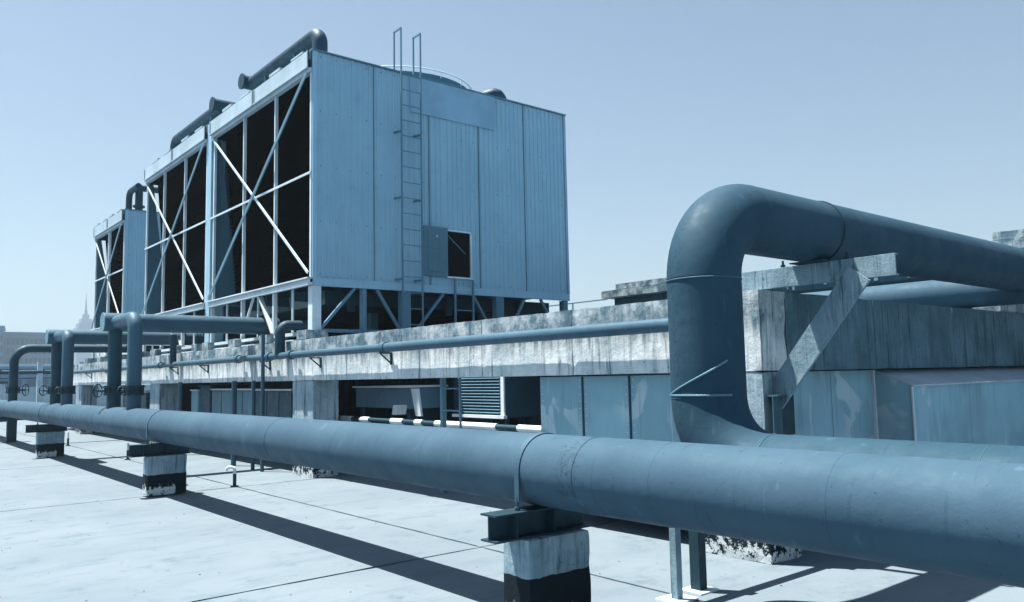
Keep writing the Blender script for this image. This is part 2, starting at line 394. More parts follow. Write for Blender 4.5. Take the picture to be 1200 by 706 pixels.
# short vent pipes on the deck joints
for (x, y, lab, g_) in ((4.67, 12.38, 'small hooked vent pipe with pale top on the roof joint, nearest of three', 1), (4.71, 18.6, 'small vent pipe with pale top behind the second pier', 0), (4.64, 24.2, 'farthest small vent pipe, right of the farthest pier', 0)):
    t = thing('vent_pipe', lab, 'vent pipe', (x, y, 0), 'small vent pipes on the roof joints')
    MB().tube([(x, y, 0), (x, y, .20)], .027, 12).tube([(x, y, 0), (x, y, .02)], .06, 12).build('vent_stem', M['steel_dark'], t)
    if g_: MB().tube([(x, y, .2), (x, y, .26)]+[(x-.04*(1-math.cos(a)), y+.03*(1-math.cos(a)), .26+.04*math.sin(a)) for a in (.5, 1.0, 1.57)]+[(x-.075, y+.055, .298), (x-.095, y+.07, .28), (x-.10, y+.075, .25)], .022, 12).build('vent_hook', M['white'], t)
    else: MB().tube([(x, y, .2), (x, y, .36)], .022, 12).build('vent_cap', M['steel'], t)

# ================================================================== RISERS AND HEADERS ON THE LEFT
def flange_valve(t, x, y, z, r, side, hw=.13):
    f = MB().tube([(x, y, z-.07), (x, y, z-.045)], r*1.5, 20, smooth=False).tube([(x, y, z+.045), (x, y, z+.07)], r*1.5, 20, smooth=False)
    f.tube([(x, y, z-.045), (x, y, z+.045)], r*1.12, 20)
    for i in range(8):
        a = i*math.pi/4; f.tube([(x+r*1.3*math.cos(a), y+r*1.3*math.sin(a), z-.085), (x+r*1.3*math.cos(a), y+r*1.3*math.sin(a), z+.085)], .012, 6)
    fo = f.build('flange_valve', M['steel_dark'], t)
    dx, dy = side
    h = MB().tube([(x+dx*r, y+dy*r, z), (x+dx*(r+.22), y+dy*(r+.22), z)], .025, 8)
    h.ring((x+dx*(r+.22), y+dy*(r+.22), z), (dx, dy, 0), hw, .012, 24, 6)
    for i in range(4):
        a = i*math.pi/2; px, py = -dy, dx
        h.bar((x+dx*(r+.22), y+dy*(r+.22), z), (x+dx*(r+.22)+px*hw*math.cos(a), y+dy*(r+.22)+py*hw*math.cos(a), z+hw*math.sin(a)), .014, .014)
    h.build('handwheel', M['dark_pipe'], fo)
def header(y, xend, lab, ybranch, zc=2.68, first=True):
    t = thing('header_pipe', lab, 'pipe', (3.6, y, 1.2), 'raised header pipes fed from the long pipe')
    MB().tube([(3.40, y, zc), (xend, y, zc)], .163, 36).build('header_barrel', M['header'], t)
    MB().tube([(3.385, y, zc), (3.40, y, zc)], .166, 36, smooth=False).build('end_cap', M['steel_mid'], t)
    MB().tube([(3.6, y, 1.17), (3.6, y, zc-.08)], .112, 28).build('riser', M['dark_pipe'], t)
    pts = [(3.6, ybranch, 1.17), (3.6, ybranch, zc-.2)]+[(3.6, ybranch+.2*(1-math.cos(a)), zc-.2+.2*math.sin(a)) for a in (.2, .4, .6, .8, 1.0, 1.2, 1.4, 1.57)]+[(3.6, y-.1, zc)]
    MB().tube(pts, .112, 28).build('riser', M['header'], t)
    flange_valve(t, 3.6, y, 1.5, .112, (-.6, .8), .11); flange_valve(t, 3.6, ybranch, 1.5, .112, (-.3, .95), .07)
    return t
hb = header(15.2, 6.45, 'nearer thick raised header pipe on two risers, ending below the nearest cooling tower', 13.95)
MB().tube([(6.45, 15.2, 2.68), (6.55, 15.2, 2.68)], .166, 36, smooth=False).build('end_collar', M['dark_pipe'], hb)
header(20.2, 7.6, 'farther raised header pipe on two risers, behind the nearer header', 19.05)
t = thing('header_pipe', 'thinner bent pipe rising at the far left and turning right behind the headers', 'pipe', (3.6, 26.1, 1.2), 'raised header pipes fed from the long pipe')
pts = [(3.6, 26.1, 1.17), (3.6, 26.1, 2.26)]+arc((4.0, 26.1, 2.26), (-1, 0, 0), (0, 0, 1), .4)[1:]+[(8.2, 26.1, 2.66)]
MB().tube(pts, .115, 24).build('bent_pipe', M['dark_pipe'], t); flange_valve(t, 3.6, 26.1, 1.5, .12, (.8, -.6), .16)
# thin drop from the farther header onto the wall pipe
t = thing('drop_pipe', 'short dark drop pipe with capped top standing on the slim wall pipe', 'pipe', (5.84, 19.4, 2.1))
MB().tube([(5.84, 19.4, 2.05), (5.84, 19.4, 2.72)], .075, 16).build('drop_barrel', M['dark_pipe'], t)
MB().tube([(5.84, 19.4, 2.72), (5.84, 19.4, 2.86)], .06, 12).build('pipe_cap', M['steel'], t)

# ================================================================== BIG BENT PIPE ON THE RIGHT
RX, RY, RR, LZ, UZ, BR = 4.68, 3.5, .26, .93, 2.75, .50
t = thing('bent_riser_pipe', 'large blue-grey pipe that comes along the deck, rises upright and bends away to the right', 'pipe', (RX, RY, LZ))
low = arc((RX, RY-BR, LZ+BR), (0, 0, -1), (0, 1, 0), BR, 14)
MB().tube([(RX, -6+k, LZ) for k in range(8)]+[(RX, 2.5, LZ)]+low, RR, 64).build('lower_run', M['riser'], t)
MB().tube([(RX, RY, LZ+BR-.002), (RX, RY, 1.9), (RX, RY, UZ-BR+.002)], RR-.0005, 64).build('upright_run', M['riser'], t)
up = arc((RX+BR, RY, UZ-BR), (-1, 0, 0), (0, 0, 1), BR, 14)
MB().tube(up+[(RX+BR+k*.8, RY, UZ) for k in range(1, 22)], RR, 64).build('upper_run', M['riser'], t)
for c, ax, rr in (((RX, RY, UZ-BR), (0, 0, 1), .007), ((RX, RY-BR, LZ), (0, 1, 0), .006), ((RX, RY-BR+.02, LZ), (0, 1, 0), .004), ((RX+BR, RY, UZ), (1, 0, 0), .003), ((9.6, RY, UZ), (1, 0, 0), .003), ((RX, 1.7, LZ), (0, 1, 0), .003)):
    MB().ring(c, ax, RR-.001, rr, 72, 6).build('weld_seam', M['weld'], t)
# half weld bead on the front left and the slanting patch weld above it
def bead(a0, a1, zf, r=.008, n=40):
    p = []
    for i in range(n+1):
        a = a0+(a1-a0)*i/n; p.append((RX+(RR+.002)*math.cos(a), RY+(RR+.002)*math.sin(a), zf(i/n)+.0015*math.sin(i*3.1)))
    return MB().tube(p, r, 8)
A = math.radians
bead(A(128), A(252), lambda s: 1.445).build('weld_seam', M['steel_mid'], t)
bead(A(138), A(247), lambda s: 1.448+.23*s**1.25).build('patch_weld', M['steel_mid'], t)
MB().ring((6.22, RY, UZ), (1, 0, 0), RR+.004, .007, 72, 6, ).build('pipe_strap', M['steel_dark'], t)
# support bracket made of channels
t = thing('support_bracket', 'weathered bracket of a level arm and a slanting strut holding the large upper pipe', 'bracket', (6.2, 3.9, 2.3))
def channel(mb, a, b, h, w, tf=.012):
    """channel on the YZ plane, web facing -X"""
    a = Vector(a); b = Vector(b); d = (b-a).normalized(); nrm = Vector((1, 0, 0)).cross(d).normalized()
    for off, hh, xx, ww in ((0, h, a.x+tf/2, tf), (h/2-tf/2, tf, a.x+w/2+tf/2, w-tf), (-h/2+tf/2, tf, a.x+w/2+tf/2, w-tf)):
        A_ = Vector((xx, a.y, a.z))+nrm*off; B_ = Vector((xx, b.y, b.z))+nrm*off
        mb.bar(A_, B_, hh if False else ww, hh, nrm)
    return mb
channel(MB(), (6.165, 4.75, 2.4), (6.165, 2.82, 2.4), .17, .05).build('level_arm', M['wood'], t, .002)
channel(MB(), (6.135, 3.93, 1.34), (6.135, 3.10, 2.36), .21, .028).build('slanting_strut', M['wood'], t, .002)
MB().box(6.17, 6.40, 3.885, 3.897, 1.05, 1.55).build('wall_plate', M['steel_dark'], t)
b = MB(); ibeam(b, 6.00, 6.13, 3.84, .9, 1.40, .1); b.build('foot_stub', M['drip'], t)
MB().box(6.05, 6.26, 3.35, 3.65, 2.487, 2.497).build('saddle_plate', M['steel_dark'], t)
b = MB()
for y in (3.80, 3.22): b.tube([(6.2, y, 2.44), (6.2, y, 2.545)], .010, 8).tube([(6.2, y, 2.49), (6.2, y, 2.51)], .02, 6)
b.build('strap_bolt', M['steel_dark'], t)
# pipe stand under the lower bend
t = thing('pipe_stand', 'two-legged steel pipe stand under the large bent pipe at the right', 'pipe stand', (4.75, 3.8, 0))
MB().box(4.58, 4.64, 3.765, 3.771, .012, .98).box(4.58, 4.586, 3.771, 3.82, .012, .98).build('leg', M['wood'], t, label='pale thin angle leg')
MB().box(4.88, 4.965, 3.80, 3.885, .012, 1.0).build('leg', M['steel_dark'], t, label='dark square leg')
MB().box(4.50, 4.73, 3.70, 3.90, 0, .012).build('foot_plate', M['steel'], t)
MB().box(4.81, 5.03, 3.74, 3.94, 0, .012).build('foot_plate', M['steel'], t)
MB().box(4.5, 6.0, 3.86, 3.94, 1.0, 1.08).build('cross_bar', M['steel_dark'], t)

# ================================================================== CONCRETE FRAME
t = thing('concrete_platform', 'long weathered concrete frame of beams on columns carrying the cooling towers', 'platform', (6, 3.91, 0))
EX, EY = 5.98, 3.91
YJ = [EY, 6.22, 7.81, 10.25, 12.45, 14.05, 17.66, 21.79, 25.9, 30.2, 34.5]
for a, b in zip(YJ[:-1], YJ[1:]):
    MB().rough(EX, EX+.40, a+.004, b-.004, 1.6, 2.3, .08, .003, .005).build('beam_segment', M['conc'], t)
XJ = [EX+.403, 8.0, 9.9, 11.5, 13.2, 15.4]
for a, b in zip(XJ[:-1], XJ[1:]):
    MB().rough(a+.003, b-.003, EY+.003, EY+.40, 1.6, 2.3, .08, .003, .005).build('end_beam_segment', M['conc_shade'], t)
MB().box(8.15, 15, EY+.41, 12.9, 1.75, 2.1).build('deck_slab', M['conc_shade'], t)
MB().box(EX+.405, 15, 12.902, 34.4, 1.75, 2.1).build('deck_slab', M['conc_shade'], t)
for y in (EY, 12.42, 20.9, 29.4):
    MB().rough(EX+.004, EX+.47, y+.004, y+.70 if y < 5 else y+.80, 0, 1.597, .06, .004, .006).build('column', M['col'], t)
for x in (9.8, 14.4):
    for y in (12.5, 21, 29.5): MB().box(x, x+.4, y, y+.5, 0, 1.75).build('column', M['conc_shade'], t)
MB().box(14.4, 14.8, 4.5, 5, 0, 1.75).build('column', M['conc_shade'], t)
for y in (12.74, 14.4, 16.0, 17.55, 18.25, 19.8, 21.45, 23.0, 25.35, 27.1, 28.8):
    MB().rough(6.0, 6.42, y, y+.38, 2.305, 2.47, .07, .004, .008).build('pedestal', M['conc'], t)
for x in (8.0, 10.3, 12.15): MB().box(x, x+.36, 12.78, 13.12, 2.1, 2.47).build('pedestal', M['conc_shade'], t)
for a, b in ((13.3, 14.35), (14.85, 15.95), (16.5, 17.5), (18.7, 19.7), (20.3, 21.3)):
    MB().box(6.12, 6.3, a, b, 2.40, 2.455).box(6.12, 6.3, a, b, 2.305, 2.33).build('curb_rail', M['steel'], t)
MB().rough(11.5, 12.4, 3.95, 4.3, 2.304, 2.45, .08, .004, .006).build('top_block', M['conc'], t)

# pipe along the beam
t = thing('wall_pipe', 'slim dark pipe fixed along the face of the concrete beam', 'pipe', (5.85, 4.5, 2.04))
MB().tube([(5.85, 4.3, 2.045), (5.85, 9.9, 2.04)], .066, 28).build('pipe_run', M['header'], t)
MB().tube([(5.85, 9.9, 2.04), (5.85, 30.0, 2.03)], .058, 24).build('pipe_run', M['header'], t)
for y in (4.66, 9.92, 12.13, 14.17, 17.43, 19.46, 22.5, 25.5, 28):
    MB().box(5.78, 5.98, y-.02, y+.02, 1.955, 1.975).box(5.965, 5.982, y-.025, y+.025, 1.80, 1.975).bar((5.80, y, 1.955), (5.97, y, 1.82), .012, .02).build('pipe_bracket', M['steel_dark'], t)
for y in (9.9, 13.0, 13.9, 15.4, 20.4): MB().tube([(5.85, y-.06, 2.04), (5.85, y+.06, 2.04)], .078, 24).build('coupling', M['header'], t)
t = thing('bent_branch_pipe', 'dark bent pipe rising from the wall pipe and turning towards the cooling tower', 'pipe', (5.86, 13.48, 2.05))
pts = [(5.86, 13.48, 2.05), (5.86, 13.48, 2.44)]+arc((5.86, 13.34, 2.44), (0, 1, 0), (0, 0, 1), .14, 8)[1:]+[(5.86, 12.75, 2.58)]
pts = [(5.86, 13.48, 2.05), (5.86, 13.48, 2.42)]+[(5.86+.16*(1-math.cos(a)), 13.48, 2.42+.16*math.sin(a)) for a in (.3, .6, .9, 1.2, 1.57)]+[(6.55, 13.48, 2.58)]
MB().tube(pts, .09, 20).build('bent_branch', M['dark_pipe'], t)
# upright conduits beside the beam
for (x, y, z1, r, lab) in ((5.80, 14.07, 2.45, .034, 'tall thin conduit in front of the beam, right one of the close pair'), (5.80, 14.5, 1.62, .035, 'short thin conduit beside the tall one, below the beam'), (5.82, 15.5, 1.62, .05, 'dark upright post below the beam in front of the streaked cabinet'), (5.86, 18.9, 1.62, .05, 'dark upright post below the beam in front of the pale panel')):
    tag(MB().tube([(x, y, 0), (x, y, z1)], r, 12).build('upright_conduit', M['header']), lab, 'conduit', 'upright conduits in front of the concrete beam')

# ================================================================== DUCTS AND EQUIPMENT UNDER THE FRAME
t = thing('metal_duct', 'boxy blue-grey sheet metal duct under the beam left of the large upright pipe', 'duct', (6.2, 6, 0))
for a, b in ((4.66, 5.50), (5.51, 6.17), (6.18, 6.86)):
    MB().box(6.08, 6.095, a, b, .32, 1.585).build('duct_panel', M['duct'], t, .003)
MB().box(6.096, 7.3, 4.64, 6.88, .30, 1.57).build('duct_body', M['ductdark'], t)
for y in (5.505, 6.175): MB().box(6.070, 6.08, y-.012, y+.012, .32, 1.58).build('seam_strip', M['steel_dark'], t)
rv = MB()
for y in (4.70, 5.46, 5.55, 6.13, 6.22, 6.82):
    for k in range(16): rv.box(6.075, 6.08, y-.006, y+.006, .4+k*.076, .412+k*.076)
rv.build('rivet', M['steel'], t, kind='stuff')
t = thing('sheet_metal_hood', 'sheet metal duct with a sloping hood under the end beam at the right', 'duct', (8.2, 3.9, 0))
for a, b in ((6.50, 7.35), (7.36, 8.185)): MB().box(a, b, 4.06, 4.075, .25, 1.59).build('duct_panel', M['duct'], t, .003)
MB().box(6.50, 13.9, 4.08, 4.9, .25, 1.58).build('duct_body', M['ductdark'], t)
for x in (8.185,): MB().box(x-.02, x+.012, 4.035, 4.06, .25, 1.59).build('seam_strip', M['steel'], t)
MB().prism([(3.68, .25), (4.055, .25), (4.055, 1.575), (3.68, 1.425)], 0, 8.205, 8.22).build('side_panel', M['duct'], t)
for a, b in ((8.205, 9.6), (9.61, 11.2), (11.21, 12.8), (12.81, 14.4)):
    MB().box(a, b, 3.68, 3.692, .25, 1.43).build('front_panel', M['duct'], t, .003)
    MB().prism([(3.66, 1.418), (4.055, 1.578), (4.055, 1.59), (3.66, 1.432)], 0, a, b).build('hood_panel', M['fascia'], t)  # paler sheet paints the dappled light onto the hood top
MB().box(8.19, 8.222, 3.665, 3.68, .25, 1.42).build('corner_strip', M['steel'], t)
# louvred unit
t = thing('air_handler', 'louvred air handling box with a pale frame under the concrete beam', 'air handler', (8, 10, 0))
MB().box(8.03, 9.5, 9.9, 11.25, .95, 1.74).build('casing', M['ductdark'], t)
MB().box(8.0, 8.03, 9.90, 9.99, .99, 1.74).build('frame_bar', M['white'], t)
MB().box(7.96, 8.03, 9.86, 11.25, .94, .988).build('frame_bar', M['white'], t)
MB().box(8.0, 8.03, 10.47, 10.51, .99, 1.74).build('frame_bar', M['ductdark'], t)
MB().box(8.0, 8.03, 11.1, 11.25, .99, 1.74).build('frame_bar', M['steel_dark'], t)
sl = None
for i in range(14):
    z = 1.02+i*.05
    if sl is None:
        q_ = MB(); q_.add([(7.985, 9.99, z), (7.985, 11.1, z), (8.028, 11.1, z+.03), (8.028, 9.99, z+.03), (7.985, 9.99, z+.008), (7.985, 11.1, z+.008), (8.028, 11.1, z+.038), (8.028, 9.99, z+.038)], [(0, 1, 2, 3), (7, 6, 5, 4), (0, 4, 5, 1), (1, 5, 6, 2), (2, 6, 7, 3), (3, 7, 4, 0)])
        sl = q_.build('louvre_blade', M['steel_mid'], t)
    else: copy_part(sl, t, (0, 0, i*.05))
for x in (8.1, 9.4):
    for y in (9.95, 11.15): MB().box(x, x+.06, y, y+.06, 0, .95).build('leg', M['steel_dark'], t)
# long tank
t = thing('tank_box', 'long blue-grey box with its lit top edge painted pale standing on legs behind the beam', 'tank', (7.5, 12.7, 0))
MB().box(7.5, 8.2, 11.8, 13.75, 1.08, 1.44).build('tank_body', M['steel_mid'], t, .01)
MB().box(7.44, 8.25, 11.77, 13.78, 1.443, 1.475).build('lid', M['white'], t)  # white lid puts the sunlit top into the colour
for y in (11.9, 13.5): MB().box(7.55, 8.1, y, y+.12, 0, 1.08).build('leg', M['steel_dark'], t)
tag(MB().prism([(11.20, .98), (11.36, .98), (11.50, 1.43), (11.30, 1.43)], 0, 7.3, 7.34).build('leaning_board', M['white']), 'pale board leaning upright between the tank and the louvred unit', 'board')
tag(MB().prism([(11.66, 1.0), (11.78, 1.0), (11.74, 1.16), (11.62, 1.16)], 0, 7.1, 7.3).build('valve_block', M['white']), 'small pale block above the striped pipe below the tank', 'block')
t = thing('striped_pipe', 'low thin pipe with white jackets over dark lengths behind the foreground pipe', 'pipe', (6.7, 7, .93))
MB().tube([(6.75, 6.9, .93), (6.75, 20, .93)], .036, 14).build('pipe_run', M['dark_pipe'], t)
for a, b in ((7.55, 8.05), (8.5, 9.95), (10.3, 10.5), (10.85, 11.2), (11.9, 12.2), (12.5, 12.85), (13.0, 13.35), (7.02, 7.05)):
    MB().tube([(6.75, a, .93), (6.75, b, .93)], .046, 16).build('white_jacket', M['white'], t)
for y in (7.3, 9.9, 12.4): MB().box(6.7, 6.8, y, y+.05, 0, .89).build('leg', M['steel_dark'], t)
tag(MB().tube([(6.5, 9.40, 0), (6.5, 9.40, 1.6)], .045, 12).build('steel_post', M['steel_mid']), 'round blue-grey post left of the small ladder below the beam', 'post')
def ladder(name, label, x0, x1, y0, y1, zb, zt, step, rw=.03, mat='steel', thick=.02, zlast=99):
    t = thing(name, label, 'ladder', ((x0+x1)/2, (y0+y1)/2, zb))
    for q in ((x0, y0), (x1, y1)): MB().bar((q[0], q[1], zb), (q[0], q[1], zt), rw, rw).build('rail', M[mat], t)
    z = zb+.25; first = None
    while z < min(zt-.05, zlast):
        if first is None:
            first = MB().bar((x0, y0, z), (x1, y1, z), thick, thick).build('rung', M[mat], t); zf = z
        else: copy_part(first, t, (0, 0, z-zf))
        z += step
    return t
ladder('ladder', 'short ladder leaning at the louvred unit below the concrete beam', 6.42, 6.42, 8.88, 9.30, .3, 1.62, .3, .025, mat='steel_mid')
# row of cabinets further left
for (y0, y1, z1, mt, lab) in ((14.62, 16.40, 1.41, 'ductdark', 'dark cabinet with its lit top painted pale beside the far column'), (16.5, 19.0, 1.42, 'steel_mid', 'streaked blue-grey cabinet left of the dark cabinet'), (19.1, 19.85, 1.5, 'ductdark', 'narrow dark cabinet left of the streaked one'), (19.95, 20.45, 1.40, 'duct', 'narrow pale blue cabinet beside the column'), (21.85, 23.6, 1.57, 'ductdark', 'plain dark cabinet reaching up to the beam right of the column'), (24.3, 26.8, 1.35, 'ductdark', 'farthest dark cabinet seen between the pipe risers')):
    t = thing('cabinet', lab, 'cabinet', (6.9, (y0+y1)/2, 0), 'sheet metal cabinets below the concrete beam')
    MB().box(6.62, 7.5, y0, y1, .1, z1).build('cabinet_body', M[mt], t, .006)
    MB().box(6.58, 7.54, y0-.02, y1+.02, z1+.003, z1+.035).build('lid', M['white' if z1 < 1.5 else 'ductdark'], t)  # white lids carry the lit top strips in their colour
    k = max(1, round((y1-y0)/.6))
    for i in range(k):
        a = y0+(y1-y0)*i/k; b = y0+(y1-y0)*(i+1)/k
        MB().box(6.605, 6.617, a+.02, b-.02, .14, z1-.03).build('door_panel', M[mt], t)
# added dark wall standing in for the shade behind the equipment
tag(MB().box(10.6, 10.9, 5.0, 33, 0, 1.74).build('added_back_wall', M['conc_shade']), 'added dark concrete wall standing in for shade behind the equipment under the platform', 'wall')

# ================================================================== COOLING TOWERS
TX0, TX1, TZ0, TZ1 = 6.2, 12.385, 3.40, 7.52
def rib_sheet(mb, x0, x1, y, z0, z1, pitch=.118, d=.018, phase=0):
    """corrugated sheet facing -Y, ribs upright"""
    prof = [(x0, 0)]; x = x0+.03+phase
    while x+.06 < x1:
        prof += [(x, 0), (x+.012, d), (x+.034, d), (x+.046, 0)]; x += pitch
    prof.append((x1, 0)); n = len(prof)
    vs = [(a, y-b, z) for z in (z0, z1) for a, b in prof]
    mb.add(vs, [(i, i+1, n+i+1, n+i) for i in range(n-1)])
    mb.add([(x0, y+.004, z0), (x1, y+.004, z0), (x1, y+.004, z1), (x0, y+.004, z1)], [(0, 3, 2, 1)])
    return mb
def x_sheet(mb, x, y0, y1, z0, z1, pitch=.155, d=.016):
    prof = [(y0, 0)]; y = y0+.03
    while y+.06 < y1: prof += [(y, 0), (y+.012, d), (y+.034, d), (y+.046, 0)]; y += pitch
    prof.append((y1, 0)); n = len(prof); vs = [(x-b, a, z) for z in (z0, z1) for a, b in prof]
    return mb.add(vs, [(i+1, i, n+i, n+i+1) for i in range(n-1)])

def tower(name_lab, Y0, Y1, Z1, posts, front='ribbed', braces=True, door=False, thin_side=False, zmid=5.27, low=True):
    t = thing('cooling_tower', name_lab, 'cooling tower', (TX0, Y0, 2.47), 'cooling towers in a row on the concrete platform')
    zt = Z1-.42
    # ---- end wall facing -Y
    edges = [TX0+.03, 7.44, 8.67, 9.90, 11.14, TX1-.02]
    for i in range(5):
        a, b = edges[i]+.003, edges[i+1]-.003; mb = MB()
        if door and i == 2:
            rib_sheet(mb, a, 9.08, Y0, TZ0, Z1-.03); rib_sheet(mb, 9.081, 9.645, Y0, TZ0, 3.60); rib_sheet(mb, 9.081, 9.645, Y0, 4.50, Z1-.03); rib_sheet(mb, 9.646, b, Y0, TZ0, Z1-.03)
        else: rib_sheet(mb, a, b, Y0, TZ0, Z1-.03, phase=.02*i % .06)
        mb.build('wall_panel', M['clad'], t)
        if i: MB().box(edges[i]-.006, edges[i]+.006, Y0-.019, Y0-.001, TZ0, Z1-.03).build('seam_strip', M['door'], t)
    sc_ = MB()
    for zr_ in (TZ0+.06, TZ0+1.0, TZ0+2.0, TZ0+3.0, Z1-.12):
        x_ = TX0+.15
        while x_ < TX1-.1:
            if not (door and 9.05 < x_ < 9.7 and 3.5 < zr_ < 4.6): sc_.box(x_, x_+.014, Y0-.008, Y0-.0005, zr_, zr_+.014)
            x_ += .31
    sc_.build('cladding_screw', M['steel_dark'], t, kind='stuff')
    # ---- rear and right walls, roof
    MB().box(TX0+.45, TX1-.02, Y1-.02, Y1, TZ0, Z1-.03).build('rear_wall', M['clad'], t)
    MB().box(TX1-.02, TX1, Y0, Y1, TZ0, Z1-.03).build('right_wall', M['clad'], t)
    MB().box(TX0-.02, TX1+.03, Y0-.045, Y1+.02, Z1-.028, Z1).build('roof_sheet', M['door'], t)
    MB().box(TX0+.002, TX0+.085, Y0-.028, Y0+.10, TZ0, Z1-.03).build('corner_post', M['clad'], t)
    MB().box(TX1-.05, TX1+.012, Y0-.026, Y0+.04, TZ0, Z1-.03).build('corner_post', M['clad2'], t)
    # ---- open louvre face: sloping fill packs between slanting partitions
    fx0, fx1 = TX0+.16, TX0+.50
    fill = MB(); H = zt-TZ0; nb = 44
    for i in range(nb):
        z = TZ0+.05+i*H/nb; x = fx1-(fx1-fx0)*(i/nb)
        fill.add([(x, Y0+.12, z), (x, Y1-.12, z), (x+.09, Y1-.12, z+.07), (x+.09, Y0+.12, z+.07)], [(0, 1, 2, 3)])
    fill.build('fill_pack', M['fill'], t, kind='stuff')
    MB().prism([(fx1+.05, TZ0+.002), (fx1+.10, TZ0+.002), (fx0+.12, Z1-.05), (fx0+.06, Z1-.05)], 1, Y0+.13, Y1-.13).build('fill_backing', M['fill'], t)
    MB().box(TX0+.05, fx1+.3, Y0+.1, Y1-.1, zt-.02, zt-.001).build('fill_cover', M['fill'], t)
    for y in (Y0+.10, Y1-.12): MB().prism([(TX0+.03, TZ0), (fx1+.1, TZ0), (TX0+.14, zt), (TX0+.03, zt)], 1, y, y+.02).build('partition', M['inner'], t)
    for y in posts[1:-1]: MB().box(TX0-.01, TX0+.05, y-.022, y+.022, TZ0+.003, zt).build('post', M['steel'], t)
    for y in (posts[0]+.04, posts[-1]-.04): MB().box(TX0-.012, TX0+.04, y-.028, y+.028, TZ0+.003, zt).build('post', M['steel'], t)
    MB().box(TX0-.03, TX0-.012, Y0+.02, Y1-.02, zmid-.02, zmid+.02).build('mid_rail', M['steel'], t)
    if braces:
        MB().bar((TX0-.05, Y1-.12, zt-.02), (TX0-.05, Y0+.05, TZ0+.08), .05, .02, (1, 0, 0)).build('brace', M['steel'], t)
        MB().bar((TX0-.085, Y1-.12, TZ0+.05), (TX0-.085, Y0+.08, zt-.03), .085, .02, (1, 0, 0)).build('brace', M['steel_mid'], t)  # this brace's shade is put into the darker steel colour
    # fascia panels under the roof edge
    k = 2; L = (Y1-Y0)/k
    for i in range(k):
        a, b = Y0+L*i+.03, Y0+L*(i+1)-.03
        MB().box(TX0-.07, TX0-.05, a, b, Z1-.34, Z1-.03).box(TX0-.10, TX0-.05, a, b, Z1-.355, Z1-.33).box(TX0-.09, TX0-.05, a, a+.015, Z1-.33, Z1-.03).box(TX0-.09, TX0-.05, b-.015, b, Z1-.33, Z1-.03).build('fascia_panel', M['fascia'], t)
        for s in range(2): MB().box(TX0-.06, TX0+.10, a+.25+s*1.0, a+.75+s*1.0, Z1+.002, Z1+.035+.02*s).build('deck_cover', M['fascia'], t)
    MB().box(TX0-.045, TX0+.06, Y0, Y1, zt, zt+.075).build('top_rail', M['fascia'], t)
    MB().box(TX0-.02, TX0+.04, Y0+.01, Y1-.01, zt+.077, Z1-.03).build('fascia_backing', M['ductdark'], t)
    # ---- base frame and basin
    MB().box(TX0-.07, TX0+.02, Y0, Y1, 3.262, 3.312).box(TX0-.045, TX0-.03, Y0, Y1, 3.312, 3.397).box(TX0-.09, TX0+.02, Y0, Y1, 3.372, 3.398).build('base_channel', M['steel'], t)
    MB().box(TX0+.022, TX1, Y0-.03, Y0+.03, 3.25, 3.397).build('base_channel', M['clad'], t)
    MB().box(TX0+.5, TX1-.15, Y0+.5, Y1-.05, 2.98, 3.24).build('basin', M['under'], t)
    for y in [Y0+.9+i*1.15 for i in range(4)]: MB().box(TX0+.05, TX1-.1, y, y+.10, 3.06, 3.235).build('floor_joist', M['under'], t)
    if low:
        for x in (7.1, 9.3, 11.2): MB().box(x, x+.12, Y0+.32, Y0+.40, 2.85, 3.24).build('hanger', M['under'], t)
        MB().box(TX0+.0, TX0+.17, Y0-.025, Y0+.14, 2.475, 3.248).build('leg', M['steel'], t)
        for x, wd in ((7.2, .07), (8.02, .2), (10.30, .2), (12.2, .13)): MB().box(x, x+wd, Y0-.02, Y0+.12, 2.475, 3.248).build('leg', M['steel_mid'], t)
        for (xa, za, xb, zb) in ((7.05, 3.25, 6.38, 2.5), (7.5, 3.25, 8.0, 2.5), (9.0, 3.25, 8.35, 2.5), (9.72, 3.25, 10.25, 2.45), (11.1, 3.25, 10.65, 2.5), (11.55, 3.25, 12.05, 2.5)):
            MB().bar((xa, Y0+.02, za), (xb, Y0+.02, zb), .05, .05, (0, 1, 0)).build('diagonal', M['steel_mid'], t)
        MB().box(6.37, 8.0, Y0+.0, Y0+.06, 2.44, 2.50).build('sill_channel', M['steel_mid'], t)
        for x in (8.4, 10.6): MB().box(x, x+.16, Y0+1.8, Y0+1.96, 2.1, 3.0).build('inner_leg', M['steel_mid'], t)
    for i, y in enumerate(posts):
        yy = min(max(y, Y0+.03), Y1-.05)
        if i: MB().box(TX0-.02, TX0+.05, yy-.035, yy+.035, 2.475, 3.26).build('leg', M['steel'], t)
    for a, b in zip(posts[:-1], posts[1:]):
        MB().box(TX0, TX0+.03, (a+b)/2-.018, (a+b)/2+.018, 2.475, 3.26).build('stud', M['steel'], t)
    MB().bar((TX0-.01, posts[1], 2.5), (TX0-.01, posts[1]+.65, 3.26), .03, .09, (1, 0, 0)).build('diagonal', M['steel'], t)
    MB().bar((TX0-.01, posts[2], 2.5), (TX0-.01, posts[2]-.62, 3.26), .03, .04, (1, 0, 0)).build('diagonal', M['steel'], t)
    MB().box(10.4, 10.6, Y0+1.0, Y1, 2.11, 2.97).build('shade_screen', M['fill'], t)  # added near-black sheet standing in for the shade below the basin
    return t
T1 = tower('nearest cooling tower, with the ribbed end wall, ladder and open hatch', 12.94, 18.02, TZ1, [12.94, 14.54, 16.13, 17.90], door=True)
T2 = tower('second cooling tower, its dark louvred face crossed by braces, in the middle of the row', 18.30, 23.2, TZ1, [18.30, 19.93, 21.6, 23.15], low=False)
T3 = tower('smallest and farthest cooling tower, at the left end of the row', 25.4, 29.0, 6.80, [25.4, 27.2, 27.3, 28.95], zmid=4.98, low=False)
